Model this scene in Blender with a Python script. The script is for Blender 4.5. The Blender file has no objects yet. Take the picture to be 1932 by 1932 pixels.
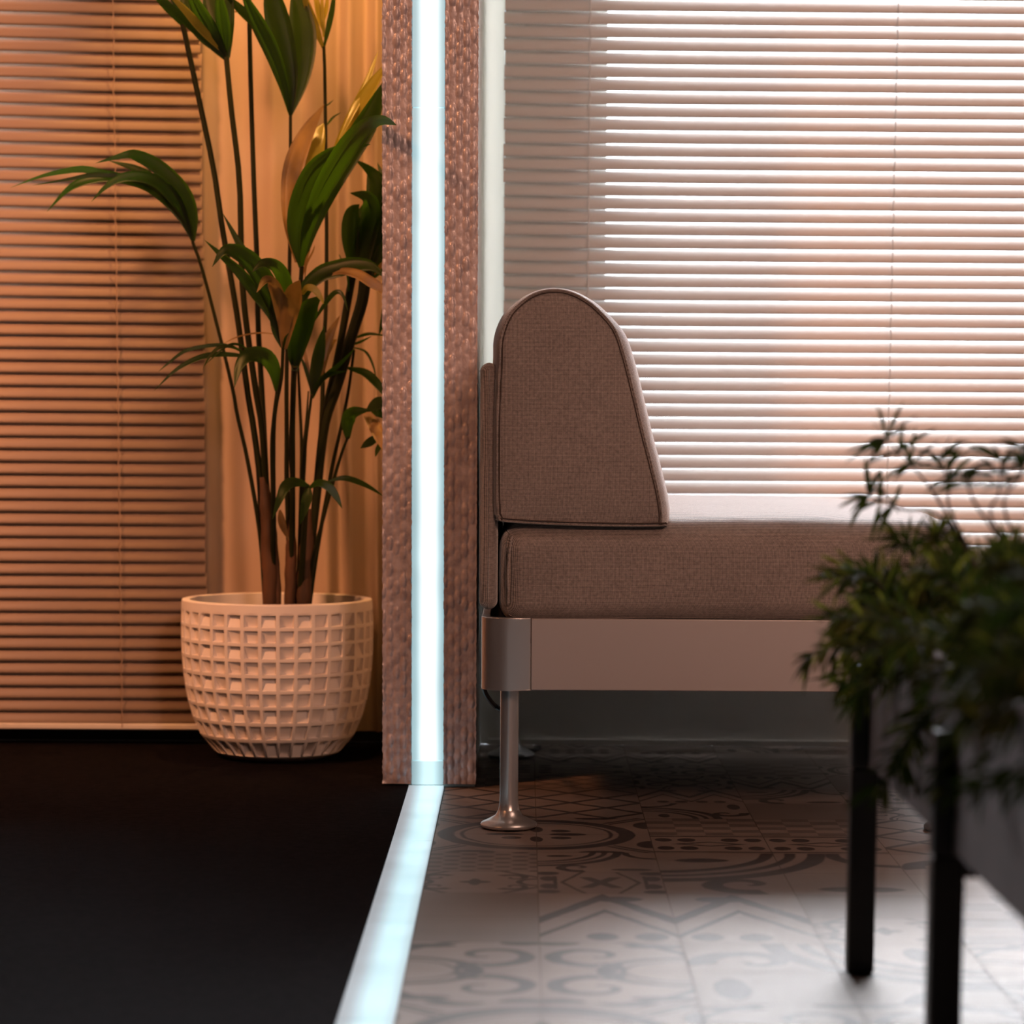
import bpy, math, random
from mathutils import Vector, Matrix, noise
random.seed(7)
sc = bpy.context.scene
COL = sc.collection
PI = math.pi

# ------------------------------------------------------------------ camera
F, CX, CY = 5200.0, 966.0, 1449.0          # focal length and optical centre in pixels of the 1932 frame
H, HORIZON, VPX, ROLL = 0.58, 775.0, 985.0, 0.0055
pitch = math.atan((CY - HORIZON) / F)
yaw = math.atan((VPX - CX) / F)            # the camera looks a touch to the left of the room's depth axis
fw = Vector((-math.sin(yaw) * math.cos(pitch), math.cos(yaw) * math.cos(pitch), -math.sin(pitch)))
r0 = fw.cross(Vector((0, 0, 1))).normalized(); u0 = r0.cross(fw).normalized()
rt = r0 * math.cos(ROLL) + u0 * math.sin(ROLL)
up = u0 * math.cos(ROLL) - r0 * math.sin(ROLL)
cam_d = bpy.data.cameras.new('camera'); cam = bpy.data.objects.new('camera', cam_d); COL.objects.link(cam)
cam.matrix_world = Matrix(((rt.x, up.x, -fw.x, 0), (rt.y, up.y, -fw.y, 0), (rt.z, up.z, -fw.z, H), (0, 0, 0, 1)))
cam_d.sensor_width = 36; cam_d.sensor_fit = 'HORIZONTAL'; cam_d.lens = F * 36 / 1932
cam_d.shift_x = (966 - CX) / 1932; cam_d.shift_y = (CY - 966) / 1932
cam_d.clip_start = 0.05
cam_d.dof.use_dof = True; cam_d.dof.focus_distance = 3.92; cam_d.dof.aperture_fstop = 4.6
sc.camera = cam

def ray(x, y):
    return fw * F + rt * (x - CX) - up * (y - CY)
def at(x, y, Y):                            # the point seen at pixel (x, y) that stands at depth Y
    d = ray(x, y); t = Y / d.y
    return Vector((d.x * t, Y, H + d.z * t))
def atz(x, y, z=0.0):
    d = ray(x, y); t = (z - H) / d.z
    return Vector((d.x * t, d.y * t, z))

# ------------------------------------------------------------------ world, lights, exposure
sc.view_settings.view_transform = 'Standard'; sc.view_settings.look = 'None'
sc.view_settings.exposure = 0.0; sc.view_settings.gamma = 1.0; sc.view_settings.use_curve_mapping = False
sc.cycles.use_denoising = True; sc.cycles.max_bounces = 8; sc.cycles.diffuse_bounces = 5
sc.cycles.glossy_bounces = 4; sc.cycles.transparent_max_bounces = 16; sc.cycles.sample_clamp_indirect = 4.0
sc.cycles.caustics_reflective = False; sc.cycles.caustics_refractive = False
w = bpy.data.worlds.new('sky'); sc.world = w; w.use_nodes = True
w.node_tree.nodes['Background'].inputs[0].default_value = (0.80, 0.90, 1.0, 1); w.node_tree.nodes['Background'].inputs[1].default_value = 11.0

def area(name, loc, target, sx, sy, power, color, spread=180):
    l = bpy.data.lights.new(name, 'AREA'); l.shape = 'RECTANGLE'; l.size = sx; l.size_y = sy
    l.energy = power; l.color = color; l.spread = math.radians(spread)
    o = bpy.data.objects.new(name, l); COL.objects.link(o); o.location = loc
    o.rotation_euler = (Vector(target) - Vector(loc)).to_track_quat('-Z', 'Y').to_euler()
    return o
area('daylight_right', (1.15, 6.5, 2.65), (1.0, 4.8, 1.35), 2.6, 1.6, 1000, (0.95, 0.95, 0.98))
area('daylight_left', (-1.75, 6.1, 2.6), (-1.6, 4.8, 1.4), 1.5, 1.2, 1300, (0.86, 0.93, 1.0))
area('room_lamp_left', (-1.9, 2.6, 2.3), (-1.0, 4.75, 0.7), 0.35, 0.35, 12.5, (1.0, 0.39, 0.17), 58)
area('added_fill_right', (1.0, 3.1, 2.5), (0.55, 4.5, 0.8), 0.8, 0.8, 10, (1.0, 0.60, 0.45))  # unseen fill, added to warm the slats and sofa on the right
area('added_fill_front', (1.3, -0.4, 2.3), (0.6, 4.6, 0.5), 0.7, 0.7, 11, (1.0, 0.54, 0.38), 70)  # fill added behind the camera to warm the sofa front
pl = bpy.data.lights.new('warm_spot', 'SPOT'); pl.energy = 46; pl.color = (1.0, 0.46, 0.13); pl.spot_size = math.radians(64)
pl.spot_blend = 0.7; pl.shadow_soft_size = 0.03
po = bpy.data.objects.new('warm_spot', pl); COL.objects.link(po); po.location = (-0.26, 4.40, 1.85)
po.rotation_euler = (Vector((-0.34, 4.70, 0.95)) - po.location).to_track_quat('-Z', 'Y').to_euler()

# ------------------------------------------------------------------ helpers
def tag(o, label=None, cat=None, group=None, kind=None):
    if label: o['label'] = label
    if cat: o['category'] = cat
    if group: o['group'] = group
    if kind: o['kind'] = kind
    return o
def empty(name, loc, **k):
    o = bpy.data.objects.new(name, None); COL.objects.link(o); o.location = loc; o.empty_display_size = 0.05
    return tag(o, **k)
def lin(r, g, b):
    f = lambda c: (c / 255 / 12.92) if c / 255 <= 0.04045 else ((c / 255 + 0.055) / 1.055) ** 2.4
    return (f(r), f(g), f(b), 1)

class MB:
    def __init__(s): s.v = []; s.f = []; s.m = []; s.uv = []
    def vert(s, p): s.v.append(tuple(p)); return len(s.v) - 1
    def face(s, idx, mi=0, uv=None): s.f.append(tuple(idx)); s.m.append(mi); s.uv.append(uv)
    def grid(s, rows, closed=False, mi=0, cap=False):
        ids = [[s.vert(p) for p in r] for r in rows]; n = len(rows[0])
        for a, b in zip(ids[:-1], ids[1:]):
            for k in range(n if closed else n - 1):
                s.face((a[k], a[(k + 1) % n], b[(k + 1) % n], b[k]), mi)
        if cap: s.face(ids[0][::-1], mi); s.face(ids[-1], mi)
        return ids
    def box(s, x0, x1, y0, y1, z0, z1, mi=0):
        i = [s.vert(p) for p in ((x0, y0, z0), (x1, y0, z0), (x1, y1, z0), (x0, y1, z0), (x0, y0, z1), (x1, y0, z1), (x1, y1, z1), (x0, y1, z1))]
        for q in ((0, 3, 2, 1), (4, 5, 6, 7), (0, 1, 5, 4), (1, 2, 6, 5), (2, 3, 7, 6), (3, 0, 4, 7)): s.face([i[k] for k in q], mi)
    def tube(s, pts, rad, n=8, mi=0):
        rows = []
        ref = Vector((0.3, -1, 0.1)).normalized()
        for k, p in enumerate(pts):
            t = (Vector(pts[min(k + 1, len(pts) - 1)]) - Vector(pts[max(k - 1, 0)])).normalized()
            a = t.cross(ref).normalized(); b = t.cross(a).normalized()
            r = rad[k] if isinstance(rad, (list, tuple)) else rad
            rows.append([Vector(p) + (a * math.cos(2 * PI * j / n) + b * math.sin(2 * PI * j / n)) * r for j in range(n)])
        s.grid(rows, True, mi, True)
    def lathe(s, prof, c=(0, 0), n=48, mi=0):
        rows = [[(c[0] + r * math.cos(2 * PI * j / n), c[1] + r * math.sin(2 * PI * j / n), z) for j in range(n)] for r, z in prof]
        s.grid(rows, True, mi)
    def build(s, name, mats, parent=None, smooth=True, bevel=0, sharp=35):
        me = bpy.data.meshes.new(name); o = parent_off(parent)
        me.from_pydata([(a[0] - o[0], a[1] - o[1], a[2] - o[2]) for a in s.v], [], s.f)
        for m in (mats if isinstance(mats, (list, tuple)) else [mats]): me.materials.append(m)
        me.polygons.foreach_set('material_index', s.m)
        if any(u is not None for u in s.uv):
            L = me.uv_layers.new(name='UVMap'); k = 0
            for u, f in zip(s.uv, s.f):
                for j in range(len(f)):
                    L.data[k].uv = u[j] if u else (0, 0); k += 1
        me.validate()
        ob = bpy.data.objects.new(name, me); COL.objects.link(ob)
        if parent: ob.parent = parent
        if bevel:
            b = ob.modifiers.new('bevel', 'BEVEL'); b.width = bevel; b.segments = 3; b.limit_method = 'ANGLE'; b.angle_limit = 0.6
        if smooth:
            me.polygons.foreach_set('use_smooth', [True] * len(me.polygons))
            me.set_sharp_from_angle(angle=math.radians(sharp))
        return ob
def parent_off(p):
    x = Vector((0, 0, 0))
    while p is not None: x = x + p.location; p = p.parent
    return x

def spline(pts, n):                          # Catmull-Rom through the points
    P = [Vector(p) for p in pts]
    if len(P) == 2: return [P[0].lerp(P[1], k / (n - 1)) for k in range(n)]
    P = [P[0] * 2 - P[1]] + P + [P[-1] * 2 - P[-2]]; out = []; m = len(P) - 3
    for k in range(n):
        t = k / (n - 1) * m; i = min(int(t), m - 1); t -= i
        a, b, c, d = P[i:i + 4]
        out.append(0.5 * ((2 * b) + (c - a) * t + (2 * a - 5 * b + 4 * c - d) * t * t + (3 * b - a - 3 * c + d) * t ** 3))
    return out

def blade(mb, pts, W, fold=0.25, peak=0.45, base=0.25, twist=0.0, tip=1.0, mi=0):
    n = len(pts); rows = []
    for k, p in enumerate(pts):
        t = k / (n - 1)
        tan = (pts[min(k + 1, n - 1)] - pts[max(k - 1, 0)]).normalized()
        view = Vector((0.0, -1, 0.12)).normalized()
        side = tan.cross(view)
        side = side.normalized() if side.length > 1e-4 else Vector((1, 0, 0))
        nor = side.cross(tan).normalized()
        a = twist * (t - 0.3)
        side2 = side * math.cos(a) + nor * math.sin(a); nor2 = nor * math.cos(a) - side * math.sin(a)
        wd = base + (1 - base) * math.sin(PI / 2 * min(1, t / peak)) if t < peak else max(0.0, math.cos(PI / 2 * (t - peak) / (1 - peak))) ** (0.9 * tip)
        wd = max(wd, 0.01) * W / 2
        rows.append([p - side2 * wd, p - side2 * wd * 0.5 - nor2 * wd * fold * .8, p - nor2 * wd * fold * 1.6 * 0 + nor2 * wd * fold * 0.9, p + side2 * wd * 0.5 - nor2 * wd * fold * .8, p + side2 * wd])
    mb.grid(rows, False, mi)

# ------------------------------------------------------------------ materials
def mat(name, color=(.8, .8, .8, 1), rough=.5, metal=0., spec=.5, **k):
    m = bpy.data.materials.new(name); m.use_nodes = True
    b = m.node_tree.nodes['Principled BSDF']
    b.inputs['Base Color'].default_value = color; b.inputs['Roughness'].default_value = rough
    b.inputs['Metallic'].default_value = metal; b.inputs['Specular IOR Level'].default_value = spec
    for a, v in k.items(): b.inputs[a.replace('_', ' ')].default_value = v
    return m
class E:                                      # small arithmetic wrapper over shader maths nodes
    def __init__(s, nt, sock): s.nt = nt; s.s = sock
    def op(s, o, b=None, c=None, clamp=False):
        n = s.nt.nodes.new('ShaderNodeMath'); n.operation = o; n.use_clamp = clamp
        for i, x in enumerate((s, b, c)):
            if x is None: continue
            if isinstance(x, E): s.nt.links.new(x.s, n.inputs[i])
            else: n.inputs[i].default_value = x
        return E(s.nt, n.outputs[0])
    def __add__(s, b): return s.op('ADD', b)
    def __sub__(s, b): return s.op('SUBTRACT', b)
    def __mul__(s, b): return s.op('MULTIPLY', b)
    def __truediv__(s, b): return s.op('DIVIDE', b)
    def abs(s): return s.op('ABSOLUTE')
    def mx(s, b): return s.op('MAXIMUM', b)
    def mn(s, b): return s.op('MINIMUM', b)
    def fr(s): return s.op('FRACT')
    def inside(s, e=0.02):                     # 1 where the value is below zero, soft over e
        return (s * (-1 / e) + 0.5).op('ADD', 0.0, clamp=True)
def length(a, b): return (a * a + b * b).op('SQRT')
def tex(nt, kind, vec=None, **k):
    n = nt.nodes.new('ShaderNodeTex' + kind)
    for a, v in k.items(): n.inputs[a].default_value = v
    if vec is not None: nt.links.new(vec, n.inputs['Vector'])
    return n
def ramp(nt, fac, stops):
    n = nt.nodes.new('ShaderNodeValToRGB'); nt.links.new(fac, n.inputs[0]); el = n.color_ramp.elements
    while len(el) < len(stops): el.new(0.5)
    for e, (p, c) in zip(el, stops): e.position = p; e.color = c
    return n
def objco(nt, which='Object', scale=(1, 1, 1), rot=(0, 0, 0)):
    c = nt.nodes.new('ShaderNodeTexCoord'); m = nt.nodes.new('ShaderNodeMapping')
    m.inputs['Scale'].default_value = scale; m.inputs['Rotation'].default_value = rot
    nt.links.new(c.outputs[which], m.inputs[0]); return m.outputs[0]
def bump(m, height, strength=.3, dist=.002):
    nt = m.node_tree; n = nt.nodes.new('ShaderNodeBump'); n.inputs['Strength'].default_value = strength
    n.inputs['Distance'].default_value = dist; nt.links.new(height, n.inputs['Height'])
    nt.links.new(n.outputs[0], nt.nodes['Principled BSDF'].inputs['Normal'])
def colour(m, sock): m.node_tree.links.new(sock, m.node_tree.nodes['Principled BSDF'].inputs['Base Color'])
def noisy(m, c1, c2, scale=6, detail=4, bstr=0, bdist=.001, bscale=None, stretch=(1, 1, 1)):
    nt = m.node_tree; v = objco(nt, scale=stretch)
    n = tex(nt, 'Noise', v, Scale=scale, Detail=detail)
    colour(m, ramp(nt, n.outputs[0], [(.35, c1), (.65, c2)]).outputs[0])
    if bstr: bump(m, tex(nt, 'Noise', v, Scale=bscale or scale * 8, Detail=4).outputs[0], bstr, bdist)
    return m

M_wall = noisy(mat('wall_paint', rough=.8), (.62, .58, .52, 1), (.68, .64, .58, 1), 3, 4, .15, .001, 220)
M_white = mat('white_frame_paint', (.72, .74, .70, 1), .45)
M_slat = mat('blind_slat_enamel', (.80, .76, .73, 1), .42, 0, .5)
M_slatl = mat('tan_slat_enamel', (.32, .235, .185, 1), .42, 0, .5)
M_cord = mat('blind_cord', (.62, .60, .57, 1), .8)
M_rail = mat('blind_rail', (.62, .58, .54, 1), .4)
M_carpet = noisy(mat('black_carpet', rough=1, spec=.05), (.0035, .0028, .0032, 1), (.009, .0065, .0075, 1), 90, 5, .8, .004, 700)
M_base = mat('dark_baseboard', (.03, .022, .018, 1), .6)
M_alu = mat("satin_aluminium", (.64, .63, .63, 1), .30, .8)
bump(M_alu, tex(M_alu.node_tree, 'Noise', objco(M_alu.node_tree, scale=(1, 1, 1)), Scale=900, Detail=2).outputs[0], .04, .0004)
M_rail_p = mat('powder_coated_aluminium', (.50, .46, .45, 1), .45, .55)
bump(M_rail_p, tex(M_rail_p.node_tree, 'Noise', objco(M_rail_p.node_tree), Scale=1300, Detail=2).outputs[0], .12, .0004)
M_black = mat('black_rubber', (.008, .008, .009, 1), .5)
M_darkwood = noisy(mat('black_stained_wood', rough=.42), (.006, .005, .005, 1), (.014, .010, .009, 1), 30, 5, .3, .001, 90, (1, 1, .1))
M_felt = noisy(mat('grey_planter', rough=.85), (.20, .165, .165, 1), (.27, .225, .225, 1), 7, 6, .3, .001, 400)
M_soil = noisy(mat('soil', rough=1), (.012, .008, .005, 1), (.05, .032, .02, 1), 60, 5, .9, .006, 120)
M_pot = noisy(mat('matt_ceramic', rough=.62), (.78, .73, .70, 1), (.84, .80, .77, 1), 12, 4, .12, .0006, 300)
M_sheath = noisy(mat('palm_sheath', rough=.75), (.022, .012, .006, 1), (.13, .055, .02, 1), 26, 6, .6, .002, 120, (1, 1, .25))
M_stem = noisy(mat('palm_stem', rough=.5, spec=.12), (.008, .011, .004, 1), (.024, .028, .008, 1), 9, 4, .1, .0005, 120, (1, 1, .2))

def leaf_mat(name, c1, c2, trans, tcol, rough=.32, spec=.5):
    m = mat(name, c1, rough, 0, spec); nt = m.node_tree
    v = objco(nt); n = tex(nt, 'Noise', v, Scale=14, Detail=5)
    cr = ramp(nt, n.outputs[0], [(.35, c1), (.68, c2)]); colour(m, cr.outputs[0])
    tr = nt.nodes.new('ShaderNodeBsdfTranslucent'); tr.inputs[0].default_value = tcol
    mx = nt.nodes.new('ShaderNodeMixShader'); mx.inputs[0].default_value = trans
    out = nt.nodes['Material Output']
    nt.links.new(nt.nodes['Principled BSDF'].outputs[0], mx.inputs[1]); nt.links.new(tr.outputs[0], mx.inputs[2]); nt.links.new(mx.outputs[0], out.inputs[0])
    wv = tex(nt, 'Noise', objco(nt, scale=(160, 160, 12)), Scale=3, Detail=3); bump(m, wv.outputs[0], .25, .0006)
    return m
M_leaf = leaf_mat('palm_leaf', (.006, .010, .003, 1), (.016, .027, .006, 1), .36, (.11, .33, .015, 1), .38, .28)
M_leafy = leaf_mat('lamplit_palm_leaf', (.20, .19, .02, 1), (.36, .30, .04, 1), .45, (.50, .45, .04, 1))  # gold of the warm lamplight put into the leaf colour
M_leafb = leaf_mat('drying_and_lamplit_palm_leaf', (.10, .06, .02, 1), (.34, .21, .07, 1), .30, (.32, .20, .05, 1), .38)  # drying brown leaflets, and golden ones with the lamp's glow painted in
M_bush = leaf_mat('shrub_leaf', (.010, .011, .004, 1), (.026, .026, .008, 1), .16, (.06, .10, .012, 1), .8, .06)
M_bushy = leaf_mat('shrub_leaf_yellow', (.05, .06, .012, 1), (.10, .09, .02, 1), .35, (.16, .16, .02, 1), .8, .06)
M_twig = mat('twig', (.03, .02, .012, 1), .7)

def fabric():
    m = mat('woven_upholstery', rough=.6, spec=.85, Sheen_Weight=1.0, Sheen_Roughness=.5); nt = m.node_tree
    c = nt.nodes.new('ShaderNodeTexCoord'); s = nt.nodes.new('ShaderNodeSeparateXYZ'); nt.links.new(c.outputs['Object'], s.inputs[0])
    x, y, z = (E(nt, s.outputs[k]) for k in range(3))
    K = 2 * PI / 0.0034
    a = ((x + y * .8 + z) * K).op('SINE'); b = ((x * 1.0 + y * 1.2 - z) * K).op('SINE')
    wv = (a * b) * .5 + .5
    n = tex(nt, 'Noise', c.outputs['Object'], Scale=260, Detail=4); n2 = tex(nt, 'Noise', c.outputs['Object'], Scale=9, Detail=4)
    f = (wv * .75 + E(nt, n.outputs[0]) * .5 - .12 + (E(nt, n2.outputs[0]) - .5) * .25)
    colour(m, ramp(nt, f.s, [(.25, (.030, .021, .018, 1)), (.8, (.50, .41, .365, 1))]).outputs[0])
    bump(m, f.s, .5, .0012); return m
M_fab = fabric()
M_pipe = mat('seam_thread', (.07, .05, .042, 1), .9)

def curtain_mat():
    m = mat('cream_curtain', (.54, .43, .33, 1), .85, 0, .2); nt = m.node_tree
    tr = nt.nodes.new('ShaderNodeBsdfTranslucent'); tr.inputs[0].default_value = (.6, .5, .38, 1)
    mx = nt.nodes.new('ShaderNodeMixShader'); mx.inputs[0].default_value = .2
    nt.links.new(nt.nodes['Principled BSDF'].outputs[0], mx.inputs[1]); nt.links.new(tr.outputs[0], mx.inputs[2]); nt.links.new(mx.outputs[0], nt.nodes['Material Output'].inputs[0])
    bump(m, tex(nt, 'Noise', objco(nt), Scale=500, Detail=3).outputs[0], .15, .0006); return m
M_curtain = curtain_mat()

def emboss_mat():
    m = mat('embossed_plastic', (.36, .28, .27, 1), .36, .1, .6, Coat_Weight=.3, Coat_Roughness=.15); nt = m.node_tree
    n = tex(nt, 'Noise', objco(nt), Scale=70, Detail=3)
    colour(m, ramp(nt, n.outputs[0], [(.35, (.34, .29, .31, 1)), (.7, (.56, .49, .51, 1))]).outputs[0])
    bump(m, tex(nt, 'Noise', objco(nt, scale=(1, 1, .5)), Scale=420, Detail=3).outputs[0], .35, .0012); return m
M_emb = emboss_mat()

def led_mat(name, core, edge, pos, width, x0, x1, es, cs):    # a frosted diffuser over a line of diodes: brightest over the line
    m = bpy.data.materials.new(name); m.use_nodes = True; nt = m.node_tree
    b = nt.nodes['Principled BSDF']; b.inputs['Base Color'].default_value = (.75, .85, .88, 1); b.inputs['Roughness'].default_value = .35
    g = nt.nodes.new('ShaderNodeNewGeometry'); s = nt.nodes.new('ShaderNodeSeparateXYZ'); nt.links.new(g.outputs['Position'], s.inputs[0])
    u = (E(nt, s.outputs[0]) - x0) / (x1 - x0)
    d = ((u - pos).abs() - width * .2) / width
    f = (d * -1 + 1).op('ADD', 0.0, clamp=True); f = f * f * (f * -2 + 3)
    nz = tex(nt, 'Noise', g.outputs['Position'], Scale=9, Detail=2)
    st = (f * (cs - es) + es) * (E(nt, nz.outputs[0]) * .5 + .75)
    cr = ramp(nt, f.s, [(0, edge), (1, core)]); b.inputs['Base Color'].default_value = (.22, .26, .27, 1)
    nt.links.new(cr.outputs[0], b.inputs['Emission Color']); nt.links.new(st.s, b.inputs['Emission Strength']); return m

# ------------------------------------------------------------------ floor tile patterns
def tile_mat(name, fn, shade=1.0, soft=.05):
    m = mat(name, rough=.5, spec=.4); nt = m.node_tree
    c = nt.nodes.new('ShaderNodeTexCoord'); s = nt.nodes.new('ShaderNodeSeparateXYZ'); nt.links.new(c.outputs['UV'], s.inputs[0])
    wob = tex(nt, 'Noise', c.outputs['UV'], Scale=3, Detail=2)
    u = E(nt, s.outputs[0]) + (E(nt, wob.outputs[0]) - .5) * .05; v = E(nt, s.outputs[1]) + (E(nt, wob.outputs[0]) - .5) * .05
    mask = fn(nt, u, v) if fn else E(nt, s.outputs[0]) * 0
    n = tex(nt, 'Noise', objco(nt), Scale=38, Detail=6, Roughness=.65); n2 = tex(nt, 'Noise', objco(nt), Scale=5, Detail=3)
    wear = (E(nt, n.outputs[0]) * 1.0 + .55).op('ADD', 0, clamp=True)
    mask = mask * wear
    base = ramp(nt, n2.outputs[0], [(.3, (.20 * shade, .155 * shade, .130 * shade, 1)), (.7, (.28 * shade, .225 * shade, .192 * shade, 1))])
    mx = nt.nodes.new('ShaderNodeMix'); mx.data_type = 'RGBA'
    nt.links.new(mask.s, mx.inputs['Factor']); nt.links.new(base.outputs[0], mx.inputs['A']); mx.inputs['B'].default_value = (.050, .039, .036, 1)
    colour(m, mx.outputs['Result']); bump(m, n.outputs[0], .08, .0008)
    return m
def spiral(nt, a, b, cx, cy, r0, r1, w, ph=.5, sgn=1):
    x = a - cx; y = (b - cy) * sgn
    ang = (y.op('ARCTAN2', x) / (2 * PI) + ph).fr(); rr = length(x, y)
    return ((rr - (ang * (r1 - r0) + r0)).abs() - (ang * w + w * .5)).inside()
def petal(a, b, cx, cy, rx, ry): 
    x = (a - cx) / rx; y = (b - cy) / ry
    return (length(x, y) - 1).inside(.12)
def p_ring(nt, u, v):
    a, b = u.abs(), v.abs(); r = length(u, v)
    m = ((r - .80).abs() - .075).inside().mx(((r - .66).abs() - .018).inside())
    d = (a - b).abs()
    m = m.mx(((d - .05).abs() - .03).inside().mn((r * -1 + .9).inside()))
    m = m.mx(petal(a, b, .28, 0, .17, .07)).mx(petal(a, b, 0, .28, .06, .16)).mx(petal(a, b, .22, .2, .09, .08))
    return m.mx(petal(a, b, 1, .55, .13, .2)).mx(petal(a, b, .55, 1, .2, .10))
def p_check(nt, u, v):
    f = ((u * 2.0).op('FLOOR') + (v * 3.0).op('FLOOR')).op('MULTIPLY', .5).fr()
    return (f - .25).op('SIGN').op('MULTIPLY', .45).op('ADD', .1, clamp=True)
def p_dots(nt, u, v):
    a, b = u.abs(), v.abs()
    m = petal(a, b, .38, .45, .16, .2).mx(petal(a, b, .78, .45, .15, .2))
    m = m.mx(((b - .86).abs() - .05).inside()).mx(((b + a * .4 - .22).abs() - .05).inside())
    return m
def p_zig(nt, u, v):
    z = ((u * 1.0 + .5).fr() - .5).abs() * 2
    m = ((v - z * 1.0 + .15).abs() - .13).inside().mx(((v - z + .75).abs() - .07).inside())
    return m.mx(petal(u.abs(), v, .4, .75, .2, .12)).mx(petal(u.abs(), v, .55, -.78, .12, .14)).mx(petal(u.abs(), v, .2, -.78, .12, .14))
def p_lattice(nt, u, v):
    a = ((u + v) * 1.5).fr() - .5; b = ((u - v) * 1.5).fr() - .5
    return (a.abs().mn(b.abs()) - .07).inside(.04)
def p_scroll(nt, u, v):
    a, b = u.abs(), v.abs()
    m = spiral(nt, a, b, .36, .52, .05, .34, .045, .25, 1)
    m = m.mx(((length(a - .98, (b) * 1.25) - .56).abs() - .045).inside())
    m = m.mx(((length(a - .98, b * 1.25) - .42).abs() - .02).inside())
    m = m.mx(spiral(nt, a, b, .42, .16, .03, .14, .03, .75, -1))
    m = m.mx(petal(a, b, .12, .98, .16, .10)).mx(petal(a, b, .80, .86, .22, .07)).mx(((length(a, b) - 1.16).abs() - .04).inside())
    return m
def p_medal(nt, u, v):
    a, b = u.abs(), v.abs(); r = length(u, v)
    m = petal(a, b, 0, 0, .26, .11).mx(petal(a, b, 0, 0, .1, .3))
    m = (m * -1 + 1).mn(((a * .6 + b) - .62).inside(.05)) * .0 + m
    m = m.mx(spiral(nt, a, b, .62, .42, .04, .27, .05, .6, 1)).mx(((a + b - 1.45).abs() - .06).inside())
    return m.mx(((length(a - 1, b) - .3).abs() - .05).inside())
def p_star(nt, u, v):
    a, b = u.abs(), v.abs()
    m = ((a - b * .5).abs() - .10).inside().mn((a - .34).inside()).mn((b - .5).inside())
    m = m.mx(((a + b * .35 - .62).abs() - .035).inside())
    return m.mx(petal(a, b, .85, .85, .2, .16)).mx(petal(a, b, .83, .35, .14, .22)).mx(((a - .72).abs() - .03).inside().mn((b - .6).inside()))
def p_arcs(nt, u, v):
    r = length(u + 1.05, v - 1.05); r2 = length(u - 1.05, v - .9)
    m = ((r - 1.0).abs() - .055).inside().mx(((r - 1.2).abs() - .045).inside()).mx(((r - 1.42).abs() - .08).inside())
    m = m.mx(((r2 - .55).abs() - .06).inside()).mx(spiral(nt, u, v, -.35, -.55, .04, .36, .07, .2, 1)).mx(petal(u, v, .55, -.75, .34, .12))
    return m.mx(petal(u, v, -.62, .62, .22, .1))
def p_fine(nt, u, v):
    return (((u * 11).op('SINE') * (v * 15).op('SINE')) * -1 + .15).inside(.4) * .7
pats = {'plain': (None, .72), 'ring': (p_ring, .95), 'check': (p_check, .92), 'dots': (p_dots, .95), 'zig': (p_zig, 1.05), 'lattice': (p_lattice, .95),
        'scroll': (p_scroll, 1.08), 'medal': (p_medal, 1.0), 'star': (p_star, .92), 'arcs': (p_arcs, 1.0), 'fine': (p_fine, .85)}
pnames = list(pats); M_tiles = [tile_mat('tile_' + k, *v) for k, v in pats.items()]
M_grout = mat('grout', (.15, .125, .112, 1), .8)
M_wall_far = mat('far_wall_paint', (.16, .13, .11, 1), .9)

# ------------------------------------------------------------------ room shell
YW = 4.80; XL, XR, YB, ZT = -2.5, 2.6, -1.3, 2.7
XS0, XS1 = -0.175, -0.121                  # glowing strip
def struct(name, mb, m, **k):
    o = mb.build(name, m, None, **k); o['kind'] = 'structure'; return o
T = 0.156; TX0 = atz(1014, 1640).x; TY0 = atz(1014, 1685).y
mb = MB(); rng = random.Random(3)
layout = {}
def put(c, r, p, big=False, rot=0):
    if big:
        for i in (0, 1):
            for j in (0, 1): layout[(c + i, r + j)] = (p, i, j, rot)
    else: layout[(c, r)] = (p, None, None, rot)
put(-1, -4, 'scroll', True); put(1, -4, 'arcs', True, 1); put(3, -4, 'scroll', True)
put(-2, -2, 'plain', True); put(0, -2, 'zig', True); put(2, -1, 'plain'); put(2, -2, 'medal'); put(3, -2, 'check', True); put(5, -2, 'plain', True)
put(-2, 0, 'medal'); put(-1, 0, 'medal'); put(0, 0, 'star'); put(1, 0, 'arcs', True); put(3, 0, 'arcs', True, 1); put(5, 0, 'medal')
put(-2, 1, 'fine'); put(-1, 1, 'fine'); put(0, 1, 'arcs'); put(-1, 2, 'ring', True); put(1, 2, 'dots'); put(2, 2, 'dots'); put(3, 2, 'lattice', True)
put(-1, 4, 'lattice', True); put(-2, -1, 'plain'); put(-2, -2, 'plain')
put(-1, -6, 'ring', True); put(1, -6, 'scroll', True); put(-2, -3, 'scroll'); put(-2, -4, 'scroll')
x_edge = XS1 + 0.001
for r in range(-30, 12):
    for c in range(-3, 18):
        x0 = TX0 + c * T; x1 = x0 + T; y0 = TY0 + r * T; y1 = y0 + T
        xa = max(x0, x_edge); xb = min(x1, XR); ya = max(y0, YB); yb = min(y1, YW)
        if xa >= xb or ya >= yb: continue
        p, i, j, rot = layout.get((c, r), (rng.choice(pnames[1:] if rng.random() < .8 else pnames[:1]), None, None, rng.randrange(4)))
        def uvf(x, y):
            a = (x - x0) / T; b = (y - y0) / T
            if i is not None: u, v = (a + i) - 1, (b + j) - 1
            else: u, v = 2 * a - 1, 2 * b - 1
            for _ in range(rot): u, v = -v, u
            return (u, v)
        g = .0006
        q = [(xa + g, ya + g), (xb - g, ya + g), (xb - g, yb - g), (xa + g, yb - g)]
        mb.face([mb.vert((X, Y, 0.0)) for X, Y in q], pnames.index(p) + 0, [uvf(X, Y) for X, Y in q])
mb.box(XL, XR, YB, YW, -.06, -.0008, len(M_tiles))
struct('floor', mb, M_tiles + [M_grout], smooth=False)

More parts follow.
